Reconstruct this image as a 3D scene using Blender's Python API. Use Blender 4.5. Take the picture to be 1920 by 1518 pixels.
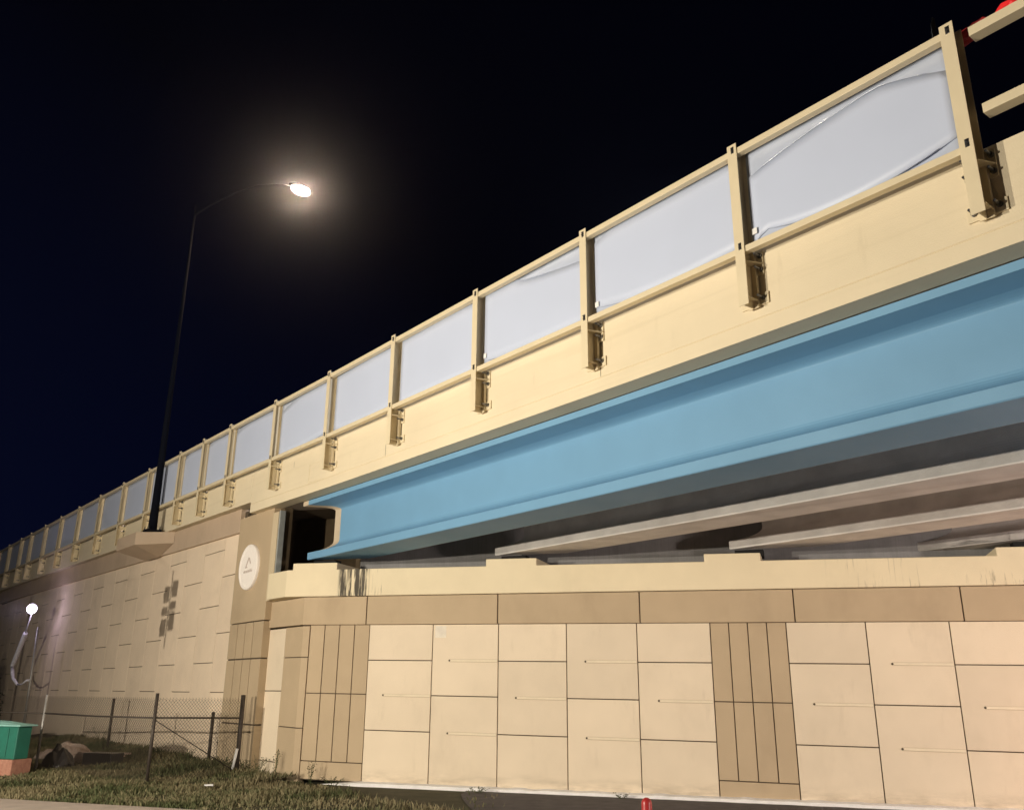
import bpy, bmesh, math, random
from mathutils import Vector, Matrix, noise
random.seed(7)
SC = bpy.context.scene
for o in list(bpy.data.objects): bpy.data.objects.remove(o)
COL = SC.collection

# ------------------------------------------------------------------ camera
cam_d = bpy.data.cameras.new("camera")
cam = bpy.data.objects.new("camera", cam_d); COL.objects.link(cam); SC.camera = cam
cam_d.sensor_width = 36.0; cam_d.sensor_fit = 'HORIZONTAL'
cam_d.lens = 1654.41 / 1920 * 36.0
cam_d.clip_start = 0.1; cam_d.clip_end = 3000
Rr = [(0.9999668811, -0.0025218631, 0.0077380160), (0.0081385923, 0.3098545119, -0.9507491492), (0.0, 0.9507806380, 0.3098647743)]
m = Matrix(((Rr[0][0], -Rr[1][0], -Rr[2][0]), (Rr[0][1], -Rr[1][1], -Rr[2][1]), (Rr[0][2], -Rr[1][2], -Rr[2][2])))
cam.matrix_world = Matrix.Translation((0, 0, 2.0)) @ m.to_4x4()

# ------------------------------------------------------------------ world: clear night sky
W = bpy.data.worlds.new("World"); SC.world = W; W.use_nodes = True
wn = W.node_tree.nodes; wl = W.node_tree.links
bg = wn['Background']
tc = wn.new('ShaderNodeTexCoord'); dp = wn.new('ShaderNodeVectorMath'); dp.operation = 'DOT_PRODUCT'
dp.inputs[1].default_value = (-0.62, 0.30, -0.72)
rp = wn.new('ShaderNodeValToRGB')
rp.color_ramp.elements[0].position = 0.0; rp.color_ramp.elements[0].color = (0.0004, 0.0005, 0.0020, 1)
rp.color_ramp.elements[1].position = 0.62; rp.color_ramp.elements[1].color = (0.0010, 0.0023, 0.0135, 1)
wl.new(tc.outputs['Generated'], dp.inputs[0]); wl.new(dp.outputs['Value'], rp.inputs[0]); wl.new(rp.outputs[0], bg.inputs[0])
bg.inputs[1].default_value = 1.0
SC.view_settings.view_transform = 'Standard'; SC.view_settings.look = 'None'
SC.view_settings.exposure = 0.06; SC.view_settings.gamma = 1.0
SC.render.engine = 'CYCLES'
SC.cycles.max_bounces = 6; SC.cycles.diffuse_bounces = 3

# ------------------------------------------------------------------ site frames (metres, ground z = 0, eye 2 m)
eA = Vector((-0.94902531, 0.31519986, 0)); nA = Vector((-0.31519986, -0.94902531, 0))
eB = Vector((-0.62056357, 0.78415614, 0)); nB = Vector((0.78415614, 0.62056357, 0))
D = 19.2; UP = Vector((0, 0, 1)); Z0 = 2.0
ZP = [(-30, .0), (3, .0), (9.5, .0), (18.5, .05), (25, .15), (33, .27), (40, .38), (48, .50), (60, .66), (110, 1.3)]
def zg(b):
    for (a, u), (c, v) in zip(ZP, ZP[1:]):
        if b <= c: return u + (v - u) * (b - a) / (c - a)
    return ZP[-1][1]
def P(b, n, z, prof=True): return eB * b + nB * n + UP * (z + Z0 + (zg(b) if prof else 0))
def Q(s, o, z, slope=.010): return eA * s - nA * (D - o) + UP * (z + Z0 + slope * (s - 3.5))
def s_of(v): return v.dot(eA)

# ------------------------------------------------------------------ lights (lamps of the place outside the frame, plus one added fill)
def lamp(name, loc, energy, color, size=.15, kind='POINT', aim=None, spot=None):
    l = bpy.data.lights.new(name, kind); l.energy = energy; l.color = color
    if kind == 'POINT' or kind == 'SPOT': l.shadow_soft_size = size
    if spot: l.spot_size = math.radians(spot); l.spot_blend = 1.0
    o = bpy.data.objects.new(name, l); COL.objects.link(o); o.location = loc
    if aim is not None: o.rotation_euler = (Vector(aim) - Vector(loc)).to_track_quat('-Z', 'Y').to_euler()
    return o
LW = P(16.5, -21, 3.3, False)
lamp('fill_light_west', LW, 22000, (1.0, .91, .76), .14, 'SPOT', P(12, 11, 1, False), 152)  # added fill lamp, evens out the light over bridge and walls
lamp('street_light_near', P(12.0, -3.6, 2.05, False), 4800, (1.0, .90, .73), .10)
lamp('street_light_east', Vector((15.5, 2.5, 3.0)), 5600, (1.0, .85, .77), .6)
lamp('road_light_deck', P(14, 16, 10, False), 2500, (.80, .86, 1.0), .4)
lamp('car_light', Q(-5.6, 1.7, -1.1), 70, (1.0, .55, .42), .15)

# ------------------------------------------------------------------ materials
def mat(name, col, rough=.8, var=.08, scale=3.0, bump=.0, bscale=60, metal=0, spec=.3, emit=None, col2=None, stain=None, tone=0):
    M = bpy.data.materials.new(name); M.use_nodes = True
    nt = M.node_tree; N = nt.nodes; L = nt.links; b = N['Principled BSDF']
    b.inputs['Roughness'].default_value = rough; b.inputs['Metallic'].default_value = metal
    b.inputs['Specular IOR Level'].default_value = spec
    if emit:
        b.inputs['Emission Color'].default_value = (*emit[0], 1); b.inputs['Emission Strength'].default_value = emit[1]
    t = N.new('ShaderNodeTexCoord'); g = N.new('ShaderNodeNewGeometry')
    n1 = N.new('ShaderNodeTexNoise'); n1.inputs['Scale'].default_value = scale; n1.inputs['Detail'].default_value = 6; n1.inputs['Roughness'].default_value = .6
    L.new(g.outputs['Position'], n1.inputs['Vector'])
    mx = N.new('ShaderNodeMix'); mx.data_type = 'RGBA'
    c2 = col2 if col2 else tuple(c * (1 - var * 2) for c in col)
    c1 = col if col2 else tuple(min(1, c * (1 + var)) for c in col)
    mx.inputs[6].default_value = (*c1, 1); mx.inputs[7].default_value = (*c2, 1)
    r = N.new('ShaderNodeMapRange'); r.inputs[1].default_value = .3; r.inputs[2].default_value = .72
    L.new(n1.outputs['Fac'], r.inputs[0]); L.new(r.outputs[0], mx.inputs[0])
    out = mx.outputs[2]
    if tone:
        oi = N.new('ShaderNodeObjectInfo'); rr_ = N.new('ShaderNodeMapRange'); rr_.inputs[3].default_value = 1 - tone; rr_.inputs[4].default_value = 1 + tone * .5
        L.new(oi.outputs['Random'], rr_.inputs[0]); hv = N.new('ShaderNodeHueSaturation'); L.new(rr_.outputs[0], hv.inputs['Value']); L.new(out, hv.inputs['Color']); out = hv.outputs[0]
    if stain: out = stain(nt, g, out)
    L.new(out, b.inputs['Base Color'])
    if bump:
        n2 = N.new('ShaderNodeTexNoise'); n2.inputs['Scale'].default_value = bscale; n2.inputs['Detail'].default_value = 4
        L.new(g.outputs['Position'], n2.inputs['Vector'])
        bp = N.new('ShaderNodeBump'); bp.inputs['Strength'].default_value = bump; bp.inputs['Distance'].default_value = .02
        L.new(n2.outputs['Fac'], bp.inputs['Height']); L.new(bp.outputs[0], b.inputs['Normal'])
        r2 = N.new('ShaderNodeMapRange'); r2.inputs[3].default_value = rough - .12; r2.inputs[4].default_value = min(1, rough + .08)
        L.new(n1.outputs['Fac'], r2.inputs[0]); L.new(r2.outputs[0], b.inputs['Roughness'])
    return M

def M1(nt, op, a, b=None, c=None):
    n = nt.nodes.new('ShaderNodeMath'); n.operation = op
    for i, v in enumerate((a, b, c)):
        if v is None: continue
        if isinstance(v, (int, float)): n.inputs[i].default_value = v
        else: nt.links.new(v, n.inputs[i])
    return n.outputs[0]
def dotp(nt, g, v):
    n = nt.nodes.new('ShaderNodeVectorMath'); n.operation = 'DOT_PRODUCT'; nt.links.new(g.outputs['Position'], n.inputs[0]); n.inputs[1].default_value = v
    return n.outputs['Value']
def band(nt, x, lo, hi, soft):
    a = nt.nodes.new('ShaderNodeMapRange'); a.interpolation_type = 'SMOOTHSTEP'
    a.inputs[1].default_value = lo - soft; a.inputs[2].default_value = lo + soft; nt.links.new(x, a.inputs[0])
    b = nt.nodes.new('ShaderNodeMapRange'); b.interpolation_type = 'SMOOTHSTEP'
    b.inputs[1].default_value = hi - soft; b.inputs[2].default_value = hi + soft; b.inputs[3].default_value = 1; b.inputs[4].default_value = 0
    nt.links.new(x, b.inputs[0])
    return M1(nt, 'MULTIPLY', a.outputs[0], b.outputs[0])
def streak(nt, g, s, z, fs, fz, lo, hi, seed):
    cx = nt.nodes.new('ShaderNodeCombineXYZ')
    nt.links.new(M1(nt, 'MULTIPLY', s, fs), cx.inputs[0]); nt.links.new(M1(nt, 'MULTIPLY', z, fz), cx.inputs[1]); cx.inputs[2].default_value = seed
    n = nt.nodes.new('ShaderNodeTexNoise'); n.inputs['Scale'].default_value = 1; n.inputs['Detail'].default_value = 5; n.inputs['Roughness'].default_value = .65
    nt.links.new(cx.outputs[0], n.inputs['Vector'])
    r = nt.nodes.new('ShaderNodeMapRange'); r.inputs[1].default_value = lo; r.inputs[2].default_value = hi; nt.links.new(n.outputs['Fac'], r.inputs[0])
    return r.outputs[0]
def darken(nt, col, fac, dark):
    mx = nt.nodes.new('ShaderNodeMix'); mx.data_type = 'RGBA'; nt.links.new(fac, mx.inputs[0]); nt.links.new(col, mx.inputs[6]); mx.inputs[7].default_value = (*dark, 1)
    return mx.outputs[2]
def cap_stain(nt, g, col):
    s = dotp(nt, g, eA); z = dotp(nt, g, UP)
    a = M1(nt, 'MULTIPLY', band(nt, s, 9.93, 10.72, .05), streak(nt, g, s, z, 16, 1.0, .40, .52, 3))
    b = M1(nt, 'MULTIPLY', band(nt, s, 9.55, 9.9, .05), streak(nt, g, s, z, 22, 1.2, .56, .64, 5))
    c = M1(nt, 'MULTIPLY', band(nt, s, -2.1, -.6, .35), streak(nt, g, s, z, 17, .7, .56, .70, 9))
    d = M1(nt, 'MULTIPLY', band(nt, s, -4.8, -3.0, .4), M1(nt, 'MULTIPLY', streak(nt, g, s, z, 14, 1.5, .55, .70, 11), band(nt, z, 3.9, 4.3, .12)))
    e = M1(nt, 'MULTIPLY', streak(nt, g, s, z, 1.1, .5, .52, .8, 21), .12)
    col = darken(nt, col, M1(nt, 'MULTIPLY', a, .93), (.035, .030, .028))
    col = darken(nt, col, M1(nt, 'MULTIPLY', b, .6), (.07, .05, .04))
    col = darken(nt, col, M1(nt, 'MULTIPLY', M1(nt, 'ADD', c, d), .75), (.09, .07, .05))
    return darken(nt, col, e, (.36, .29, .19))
def grime(dark, k, lo=.55, hi=.8, fs=2.0, fz=.35):
    def f(nt, g, col):
        s = dotp(nt, g, (.7, .71, 0)); z = dotp(nt, g, UP)
        return darken(nt, col, M1(nt, 'MULTIPLY', streak(nt, g, s, z, fs, fz, lo, hi, 2), k), dark)
    return f
def splash(dark):
    def f(nt, g, col):
        s = dotp(nt, g, (.7, .71, 0)); z = dotp(nt, g, UP)
        col = darken(nt, col, M1(nt, 'MULTIPLY', streak(nt, g, s, z, 2.0, .35, .55, .8, 2), .30), dark)
        col = darken(nt, col, M1(nt, 'MULTIPLY', streak(nt, g, s, z, 9, .8, .60, .78, 7), .22), dark)
        return darken(nt, col, M1(nt, 'MULTIPLY', band(nt, z, -1, .22, .22), streak(nt, g, s, z, 3, 5, .40, .75, 5)), (.34, .27, .19))
    return f
def fascia_lines(nt, g, col):
    b_ = dotp(nt, g, eB); z = dotp(nt, g, UP)
    a = M1(nt, 'MULTIPLY', streak(nt, g, b_, z, .25, 9, .50, .68, 4), .30)
    c = M1(nt, 'MULTIPLY', streak(nt, g, b_, z, 5, .6, .62, .8, 8), .25)
    col = darken(nt, col, a, (.62, .52, .35)); return darken(nt, col, c, (.3, .24, .15))
def back_streaks(nt, g, col):
    s = dotp(nt, g, eA); z = dotp(nt, g, UP)
    return darken(nt, col, M1(nt, 'MULTIPLY', streak(nt, g, s, z, 20, .4, .48, .75, 6), .5), (.16, .155, .15))

cream = mat('cream_paint', (.76, .635, .475), .85, .03, 1.1, .25, 90, stain=splash((.42, .33, .23)), tone=.07)
cream_l = mat('slot_filler_paint', (.78, .67, .50), .85, .03, 4, .2, 60)
cream_w = mat('cream_paint_weathered', (.84, .68, .51), .85, .04, .9, .3, 80, stain=grime((.42, .33, .23), .45), tone=.05)
tan = mat('tan_paint', (.49, .375, .245), .85, .03, 1.3, .25, 90, stain=grime((.30, .22, .14), .35), tone=.05)
cream_d = mat('cheek_paint', (.60, .49, .33), .85, .03, 1.3, .25, 90)
tan_w = mat('tan_coping_paint', (.54, .41, .295), .85, .04, 1.0, .25, 80, stain=grime((.30, .22, .15), .4))
cap_m = mat('cap_paint', (.76, .65, .45), .85, .03, 1.0, .25, 80, stain=cap_stain)
fascia_m = mat('fascia_paint', (.77, .66, .47), .8, .03, .7, .2, 70, stain=fascia_lines)
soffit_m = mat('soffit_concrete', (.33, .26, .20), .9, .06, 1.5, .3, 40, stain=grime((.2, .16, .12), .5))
girder_blue = mat('blue_girder_paint', (.165, .34, .52), .6, .03, .8, .08, 60, stain=grime((.13, .28, .43), .35, fs=1.2))
girder_beige = mat('unpainted_end', (.58, .47, .34), .85, .04, 2, .2, 60)
girder_grey = mat('bare_girder_concrete', (.76, .73, .70), .85, .10, 1.4, .3, 50, stain=grime((.34, .28, .24), .5, .5, .8, 3, .5))
void_m = mat('painted_recess_shade', (.11, .078, .045), .95, .15, 3)  # dark brown stands in for the shade inside the recess
back_m = mat('backwall_concrete', (.24, .235, .235), .9, .08, 2.5, .3, 50, stain=back_streaks)
joint_m = mat('dark_joint', (.10, .075, .05), .95, .1, 5)
foam_m = mat('grey_joint_filler', (.30, .31, .30), .9, .1, 5)
post_m = mat('post_paint', (.74, .63, .43), .5, .03, 3, .06, 90)
bolt_m = mat('galvanised_steel', (.16, .16, .17), .28, .15, 30, metal=.85, spec=.5)
black_m = mat('black_rubber', (.012, .011, .010), .8, .1, 8)
pole_m = mat('dark_painted_steel', (.004, .005, .010), .85, .1, 3, spec=.08)
board_m = mat('white_plastic_board', (.57, .63, .79), .45, .02, .8, .03, 8)
white_m = mat('white_paint', (.82, .80, .78), .8, .06, 4, .3, 30)
medal_m = mat('medallion_face', (.93, .86, .80), .8, .02, 5, .1, 60)
medal_mark = mat('medallion_mark', (.58, .48, .43), .85, .04, 9)
asphalt_m = mat('asphalt', (.125, .112, .112), .9, .25, 3.5, .8, 120, col2=(.085, .074, .074))
conc_path = mat('path_concrete', (.50, .42, .36), .9, .10, 2.5, .5, 60)
soil_m = mat('soil', (.085, .072, .040), .95, .2, 2.2, .8, 25, col2=(.045, .045, .020))
steel_dark = mat('weathered_pipe', (.075, .060, .048), .55, .2, 10, metal=.3)
steel_light = mat('galvanised_pipe', (.42, .40, .38), .5, .1, 10, metal=.4)
wire_m = mat('chain_link_wire', (.085, .070, .058), .6, .1, 8, metal=.3)
green_m = mat('green_cabinet_paint', (.025, .17, .12), .45, .10, 3, .1, 30)
mint_m = mat('pale_lid', (.30, .58, .52), .5, .08, 3, .1, 30)
brick_m = mat('salmon_brick', (.52, .27, .19), .9, .2, 9, .6, 30, col2=(.36, .16, .11))
tarp_m = mat('tan_tarp', (.56, .44, .37), .8, .2, 6, .5, 20, col2=(.28, .20, .16))
bag_m = mat('black_plastic', (.012, .010, .012), .35, .2, 6, .3, 20, spec=.6)
red_m = mat('red_plastic', (.42, .03, .03), .35, .1, 6, spec=.5)
redlit_m = mat('red_glowing_plastic', (.7, .02, .02), .4, .1, 6, emit=((1, .05, .05), .22))
dkcloth_m = mat('dark_cloth', (.09, .10, .115), .9, .3, 8, .4, 20)
sleeve_m = mat('white_ribbed_sleeve', (.80, .78, .84), .6, .1, 12)
leaf_m = mat('dark_leaves', (.040, .048, .022), .8, .3, 3, col2=(.018, .024, .012))
weed_m = mat('weed_leaves', (.075, .10, .035), .8, .3, 8, col2=(.05, .05, .02))
litter_m = mat('white_litter', (.85, .84, .82), .7, .03, 5)
glow_w = mat('lamp_lens_warm', (.9, .9, .8), .4, emit=((1, .74, .52), 900))
glow_v = mat('lamp_lens_cool', (.9, .9, .9), .4, emit=((.82, .70, 1.0), 10))

def film_mat():
    M = mat('clear_film', (.53, .585, .72), .16, .03, 2, .25, 3.0, spec=.9)
    return M
film_m = film_mat()
def grass_mat():
    M = bpy.data.materials.new('grass_blades'); M.use_nodes = True
    nt = M.node_tree; N = nt.nodes; L = nt.links; b = N['Principled BSDF']; b.inputs['Roughness'].default_value = .7
    b.inputs['Specular IOR Level'].default_value = .2
    a = N.new('ShaderNodeAttribute'); a.attribute_name = 'tint'
    g = N.new('ShaderNodeNewGeometry'); n = N.new('ShaderNodeTexNoise'); n.inputs['Scale'].default_value = .55; n.inputs['Detail'].default_value = 4
    L.new(g.outputs['Position'], n.inputs['Vector'])
    r = N.new('ShaderNodeValToRGB'); e = r.color_ramp.elements
    e[0].position = .36; e[0].color = (.065, .078, .030, 1); e[1].position = .62; e[1].color = (.215, .18, .10, 1)
    ad = M1(nt, 'ADD', n.outputs['Fac'], M1(nt, 'MULTIPLY', a.outputs['Fac'], .22)); L.new(M1(nt, 'SUBTRACT', ad, .10), r.inputs[0])
    L.new(r.outputs[0], b.inputs['Base Color'])
    return M
grass_m = grass_mat()

# ------------------------------------------------------------------ object helpers
def tag(o, label=None, cat=None, group=None, kind=None):
    if label: o['label'] = label
    if cat: o['category'] = cat
    if group: o['group'] = group
    if kind: o['kind'] = kind
    return o
def thing(name, label, cat, loc=(0, 0, 0), group=None):
    o = bpy.data.objects.new(name, None); COL.objects.link(o); o.location = loc; o.empty_display_size = .2
    return tag(o, label, cat, group)
def obj(name, bm, m, parent=None, bevel=0, smooth=False, recalc=True):
    if recalc: bmesh.ops.recalc_face_normals(bm, faces=bm.faces)
    me = bpy.data.meshes.new(name)
    # keep origins sensible: centre mesh on its own bounds
    if len(bm.verts):
        xs = [v.co for v in bm.verts]
        c = Vector((sum((max(a), min(a))) / 2 if False else (max(v[i] for v in xs) + min(v[i] for v in xs)) / 2 for i, a in enumerate(((0,), (0,), (0,)))))
    else: c = Vector()
    bmesh.ops.translate(bm, verts=bm.verts, vec=-c)
    bm.to_mesh(me); bm.free()
    ms = m if isinstance(m, (list, tuple)) else [m]
    for k in ms: me.materials.append(k)
    if smooth:
        for p in me.polygons: p.use_smooth = True
    o = bpy.data.objects.new(name, me); COL.objects.link(o)
    if parent is not None:
        o.parent = parent; wp = Vector((0, 0, 0)); q = parent
        while q is not None: wp += q.location; q = q.parent
        o.location = c - wp
    else: o.location = c
    if bevel:
        md = o.modifiers.new('bevel', 'BEVEL'); md.width = bevel; md.segments = 2; md.limit_method = 'ANGLE'; md.angle_limit = math.radians(40)
        md.harden_normals = False
    return o
def hexa(bm, p, mi=0):
    v = [bm.verts.new(q) for q in p]
    for f in ((0, 3, 2, 1), (4, 5, 6, 7), (0, 1, 5, 4), (1, 2, 6, 5), (2, 3, 7, 6), (3, 0, 4, 7)):
        fa = bm.faces.new([v[i] for i in f]); fa.material_index = mi
    return bm
def boxF(F, bm, a0, a1, c0, c1, z0, z1, **k):
    return hexa(bm, [F(a0, c0, z0, **k), F(a1, c0, z0, **k), F(a1, c1, z0, **k), F(a0, c1, z0, **k), F(a0, c0, z1, **k), F(a1, c0, z1, **k), F(a1, c1, z1, **k), F(a0, c1, z1, **k)])
def nb(): return bmesh.new()
def boxP(*a, bm=None, **k): return boxF(P, bm or nb(), *a, **k)
def boxQ(*a, bm=None, **k): return boxF(Q, bm or nb(), *a, **k)
def boxW(bm, cx, cy, cz, dx, dy, dz, rot=0):
    M = Matrix.Rotation(rot, 3, 'Z'); c = Vector((cx, cy, cz))
    return hexa(bm, [c + M @ Vector((sx * dx / 2, sy * dy / 2, sz * dz / 2)) for sz in (-1, 1) for sx, sy in ((-1, -1), (1, -1), (1, 1), (-1, 1))])
def sweep(bm, prof, bs, fn=P, mi=0, shift=None):
    rings = []
    for b in bs:
        rings.append([bm.verts.new(fn(b + (shift(n) if shift else 0), n, z)) for n, z in prof])
    k = len(prof)
    for r0, r1 in zip(rings, rings[1:]):
        for i in range(k):
            f = bm.faces.new((r0[i], r0[(i + 1) % k], r1[(i + 1) % k], r1[i])); f.material_index = mi
    bm.faces.new(rings[0][::-1]).material_index = mi; bm.faces.new(rings[-1]).material_index = mi
    return bm
def prism(bm, pts, z0, z1):
    lo = [bm.verts.new(Vector((p.x, p.y, z0(p)))) for p in pts]; hi = [bm.verts.new(Vector((p.x, p.y, z1(p)))) for p in pts]
    k = len(pts); bm.faces.new(lo[::-1]); bm.faces.new(hi)
    for i in range(k): bm.faces.new((lo[i], lo[(i + 1) % k], hi[(i + 1) % k], hi[i]))
    return bm
def tube(bm, pts, r, seg=10, caps=True, mi=0):
    pts = [Vector(p) for p in pts]; rs = r if isinstance(r, (list, tuple)) else [r] * len(pts)
    rings = []; prev = None
    for i, p in enumerate(pts):
        d = (pts[min(i + 1, len(pts) - 1)] - pts[max(i - 1, 0)]).normalized()
        if prev is None:
            a = d.orthogonal().normalized()
        else:
            a = (prev - d * prev.dot(d)).normalized()
        prev = a; c = d.cross(a)
        rings.append([bm.verts.new(p + (a * math.cos(t) + c * math.sin(t)) * rs[i]) for t in [2 * math.pi * k / seg for k in range(seg)]])
    for r0, r1 in zip(rings, rings[1:]):
        for i in range(seg): bm.faces.new((r0[i], r0[(i + 1) % seg], r1[(i + 1) % seg], r1[i])).material_index = mi
    if caps: bm.faces.new(rings[0][::-1]).material_index = mi; bm.faces.new(rings[-1]).material_index = mi
    return bm
def frange(a, b, st):
    k = max(1, int(math.ceil(abs(b - a) / st))); return [a + (b - a) * i / k for i in range(k + 1)]
def dup(o, parent, delta=Vector((0, 0, 0))):
    c = o.copy(); COL.objects.link(c); c.parent = parent; c.location = o.location + delta
    for ch in list(o.children): dup(ch, c)
    return c

# ------------------------------------------------------------------ ground
def ground_sheet(name, pts, z, m, label=None):
    bm = nb(); vs = [bm.verts.new((x, y, z)) for x, y in pts]; bm.faces.new(vs)
    o = obj(name, bm, m); tag(o, kind='structure'); return o
ground_sheet('ground', [(-600, -300), (600, -300), (600, 900), (-600, 900)], 0.0, soil_m)
# pavement runs parallel to the abutment
def qxy(s, o): v = Q(s, o, 0); return (v.x, v.y)
bm = nb()
bp = boxF(Q, bm, -60, 90, 4.98, 6.8, -2.0, -1.97, slope=0)
pv = obj('pavement', bm, conc_path, bevel=.01); tag(pv, kind='structure')
bm = nb()
apr = [qxy(7.35, -.1), qxy(7.15, .8), qxy(6.85, 1.5), qxy(6.3, 2.6), qxy(5.0, 5.0), qxy(-60, 4.97), qxy(-60, -.1)]
vs = [bm.verts.new((x, y, .012)) for x, y in apr]; bm.faces.new(vs)
ap = obj('asphalt_apron', bm, asphalt_m); tag(ap, kind='structure')
bm = nb(); vs = [bm.verts.new((x, y, .006)) for x, y in [qxy(90, 6.82), qxy(90, 40), qxy(-60, 40), qxy(-60, 6.82)]]; bm.faces.new(vs)
tag(obj('road', bm, asphalt_m), kind='structure')
# raised mounds along the foot of the retaining wall
def mound_h(x, y):
    v = Vector((x, y, 0)); b = v.dot(eB); n = v.dot(nB)
    h = 0.0
    if n < 9.7 and b > 20:
        d = max(0, 9.6 - n); h += max(0, 1 - d / 2.3) ** 1.5 * (.16 if b < 24 else .16 + .10 * min(1, (b - 24) / 6))
    h += .04 * noise.noise(Vector((x * .7, y * .7, 3))) * (1 if b > 17 else 0)
    return max(0, h)

# ------------------------------------------------------------------ abutment
abut = thing('bridge_abutment', 'tall cream and tan panelled abutment wall under the blue girder end', 'wall', Q(3.5, 0, -2.0))
OP = -.05     # panel face offset
def slot(s_left, s_right, z, par):
    bm = nb(); boxQ(s_left, s_right, OP - .02, OP + .010, z - .024, z + .024, bm=bm)
    o = obj('lifting_slot', bm, cream_l, par, bevel=.004)
    bm = nb(); boxQ(s_left, s_right, OP - .02, OP + .006, z - .032, z - .0245, bm=bm); obj('slot_edge', bm, tan, o)
    bm = nb(); boxQ(s_left, s_right, OP - .02, OP + .006, z + .0245, z + .030, bm=bm); obj('slot_edge', bm, tan, o)
    bm = nb(); c = Q(s_left - .0, OP, z); tube(bm, [c - nA * .01, c + nA * .012], .022, 12); obj('anchor_hole', bm, joint_m, o)
def panel(name, s0, s1, z0, z1, m, par=abut, gap=.010, o1=OP):
    return obj(name, boxQ(s0 - gap, s1 + gap, o1 - .20, o1, z0 + gap, z1 - gap), m, par, bevel=.008)
# backing in the joints
obj('joint_backing', boxQ(11.45, -11.78, OP - .25, OP - .035, -2.0, 1.46), joint_m, abut)
TOP = 1.44; BOT = -1.99
rowsA = [BOT, -.89, .635, TOP]; rowsB = [BOT, -1.66 + .0, -.13, TOP]
rowsB = [BOT, -.12, TOP]
cols = [(9.88, 8.26, 'A'), (8.26, 6.67, 'B'), (6.67, 5.10, 'A'), (5.10, 3.55, 'B'), (3.55, 2.01, 'A'), (.49, -1.02, 'A'), (-1.02, -2.53, 'B'), (-2.53, -4.05, 'A'), (-4.05, -5.6, 'B'), (-5.6, -7.15, 'A'), (-7.15, -8.7, 'B'), (-8.7, -10.25, 'A'), (-10.25, -11.8, 'B')]
for s0, s1, k in cols:
    rows = rowsA if k == 'A' else rowsB
    for a, b in zip(rows, rows[1:]): panel('wall_panel', s0, s1, a, b, cream)
for s0, s1, k in cols:
    w = s0 - s1
    for z in ([-.13] if k == 'A' else [.64, -.90]): slot(s0 - .27 * w, s1 + .02, z, abut)
# tan ribbed bays
for s0, s1 in ((11.47, 9.88), (2.01, .49)):
    w = (s0 - s1) / 4
    for i in range(4):
        panel('ribbed_panel', s0 - i * w, s0 - (i + 1) * w, -.12, TOP, tan, o1=OP - .012); panel('ribbed_panel', s0 - i * w, s0 - (i + 1) * w, -1.60, -.12, tan, o1=OP - .012)
    panel('plinth_panel', s0, s1, BOT, -1.60, tan)
# corner facets along the bridge direction
def panelP(name, b0, b1, n, z0, z1, m, par, gap=.010, th=.2, bev=.008, prof=False):
    return obj(name, boxP(b0 + gap, b1 - gap, n, n + th, z0 + gap, z1 - gap, prof=prof), m, par, bevel=bev)
NK = 9.70
obj('joint_backing', boxP(20.4, 22.6, NK + .035, NK + .3, -2, 1.47, prof=False), joint_m, abut)
obj('joint_backing', boxQ(11.7, 11.4, OP - .22, OP - .06, -2.0, 1.46), joint_m, abut)
def bent(z0, z1):     # corner panel wraps from the abutment line onto the bridge line
    pts = [Q(11.48, OP, 0), Q(11.657, OP, 0), eB * 21.27 + nB * NK, eB * 21.27 + nB * (NK + .2), Q(11.48, OP - .2, 0)]
    for p in pts: p.z = 0
    zf = lambda z: (lambda p: z + Z0 + .01 * (s_of(p) - 3.5) - .08)
    obj('wall_panel', prism(nb(), pts, zf(z0 + .01), zf(z1 - .01)), tan, abut, bevel=.008)
for a, b in ((BOT, -.82), (-.82, .77), (.77, 1.5)): bent(a, b)
for a, b in ((BOT, -1.62), (-1.62, 0.0), (0.0, 1.5)): panelP('wall_panel', 21.27, 22.46, NK, a, b, cream, abut)
# tan band
kink = Vector((-5.00, 21.89, 0))
for s0, s1 in ((9.96, 6.68), (6.68, 3.46), (3.46, .30), (.30, -2.80), (-2.80, -5.95), (-5.95, -9.1), (-9.1, -11.8)):
    obj('coping_band', boxQ(s0 - .012, s1 + .012, -.3, 0.0, 1.44, 2.09), tan, abut, bevel=.012)
def line_x(p, d, q, e):      # 2-D intersection
    den = d.x * e.y - d.y * e.x; t = ((q.x - p.x) * e.y - (q.y - p.y) * e.x) / den
    return p + d * t
A0 = Q(0, 0, 0); k_in = line_x(Vector((A0.x, A0.y, 0)), eA, nB * 9.66, eB)
zq = lambda z: (lambda p: z + Z0 + .010 * (s_of(p) - 3.5))
pts = [Q(9.972, 0, 0), k_in, eB * 22.50 + nB * 9.66, eB * 22.50 + nB * 9.95, Q(9.972, -.6, 0)]
obj('coping_band', prism(nb(), pts, zq(1.44), zq(2.09)), tan, abut, bevel=.012)
obj('band_backing', boxQ(10.5, -11.78, -.29, -.03, 1.45, 2.08), joint_m, abut)
# seat cap
CO = .05
c0 = line_x(Q(0, CO, 0), eA, nB * 9.33, eB)
czt = lambda p: 2.84 + Z0 + .0157 * (s_of(p) - 12.4); czb = lambda p: 2.10 + Z0 + .010 * (s_of(p) - 3.5)
pts = [Q(-12, CO, 0), c0, eB * 21.78 + nB * 9.33, eB * 21.85 + nB * 9.48, eB * 22.22 + nB * 9.70, eB * 22.22 + nB * 10.3, Q(10, -1.3, 0), Q(-12, -1.3, 0)]
for p in pts: p.z = 0
cap = obj('seat_cap', prism(nb(), pts, czb, czt), cap_m, abut, bevel=.02)
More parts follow.
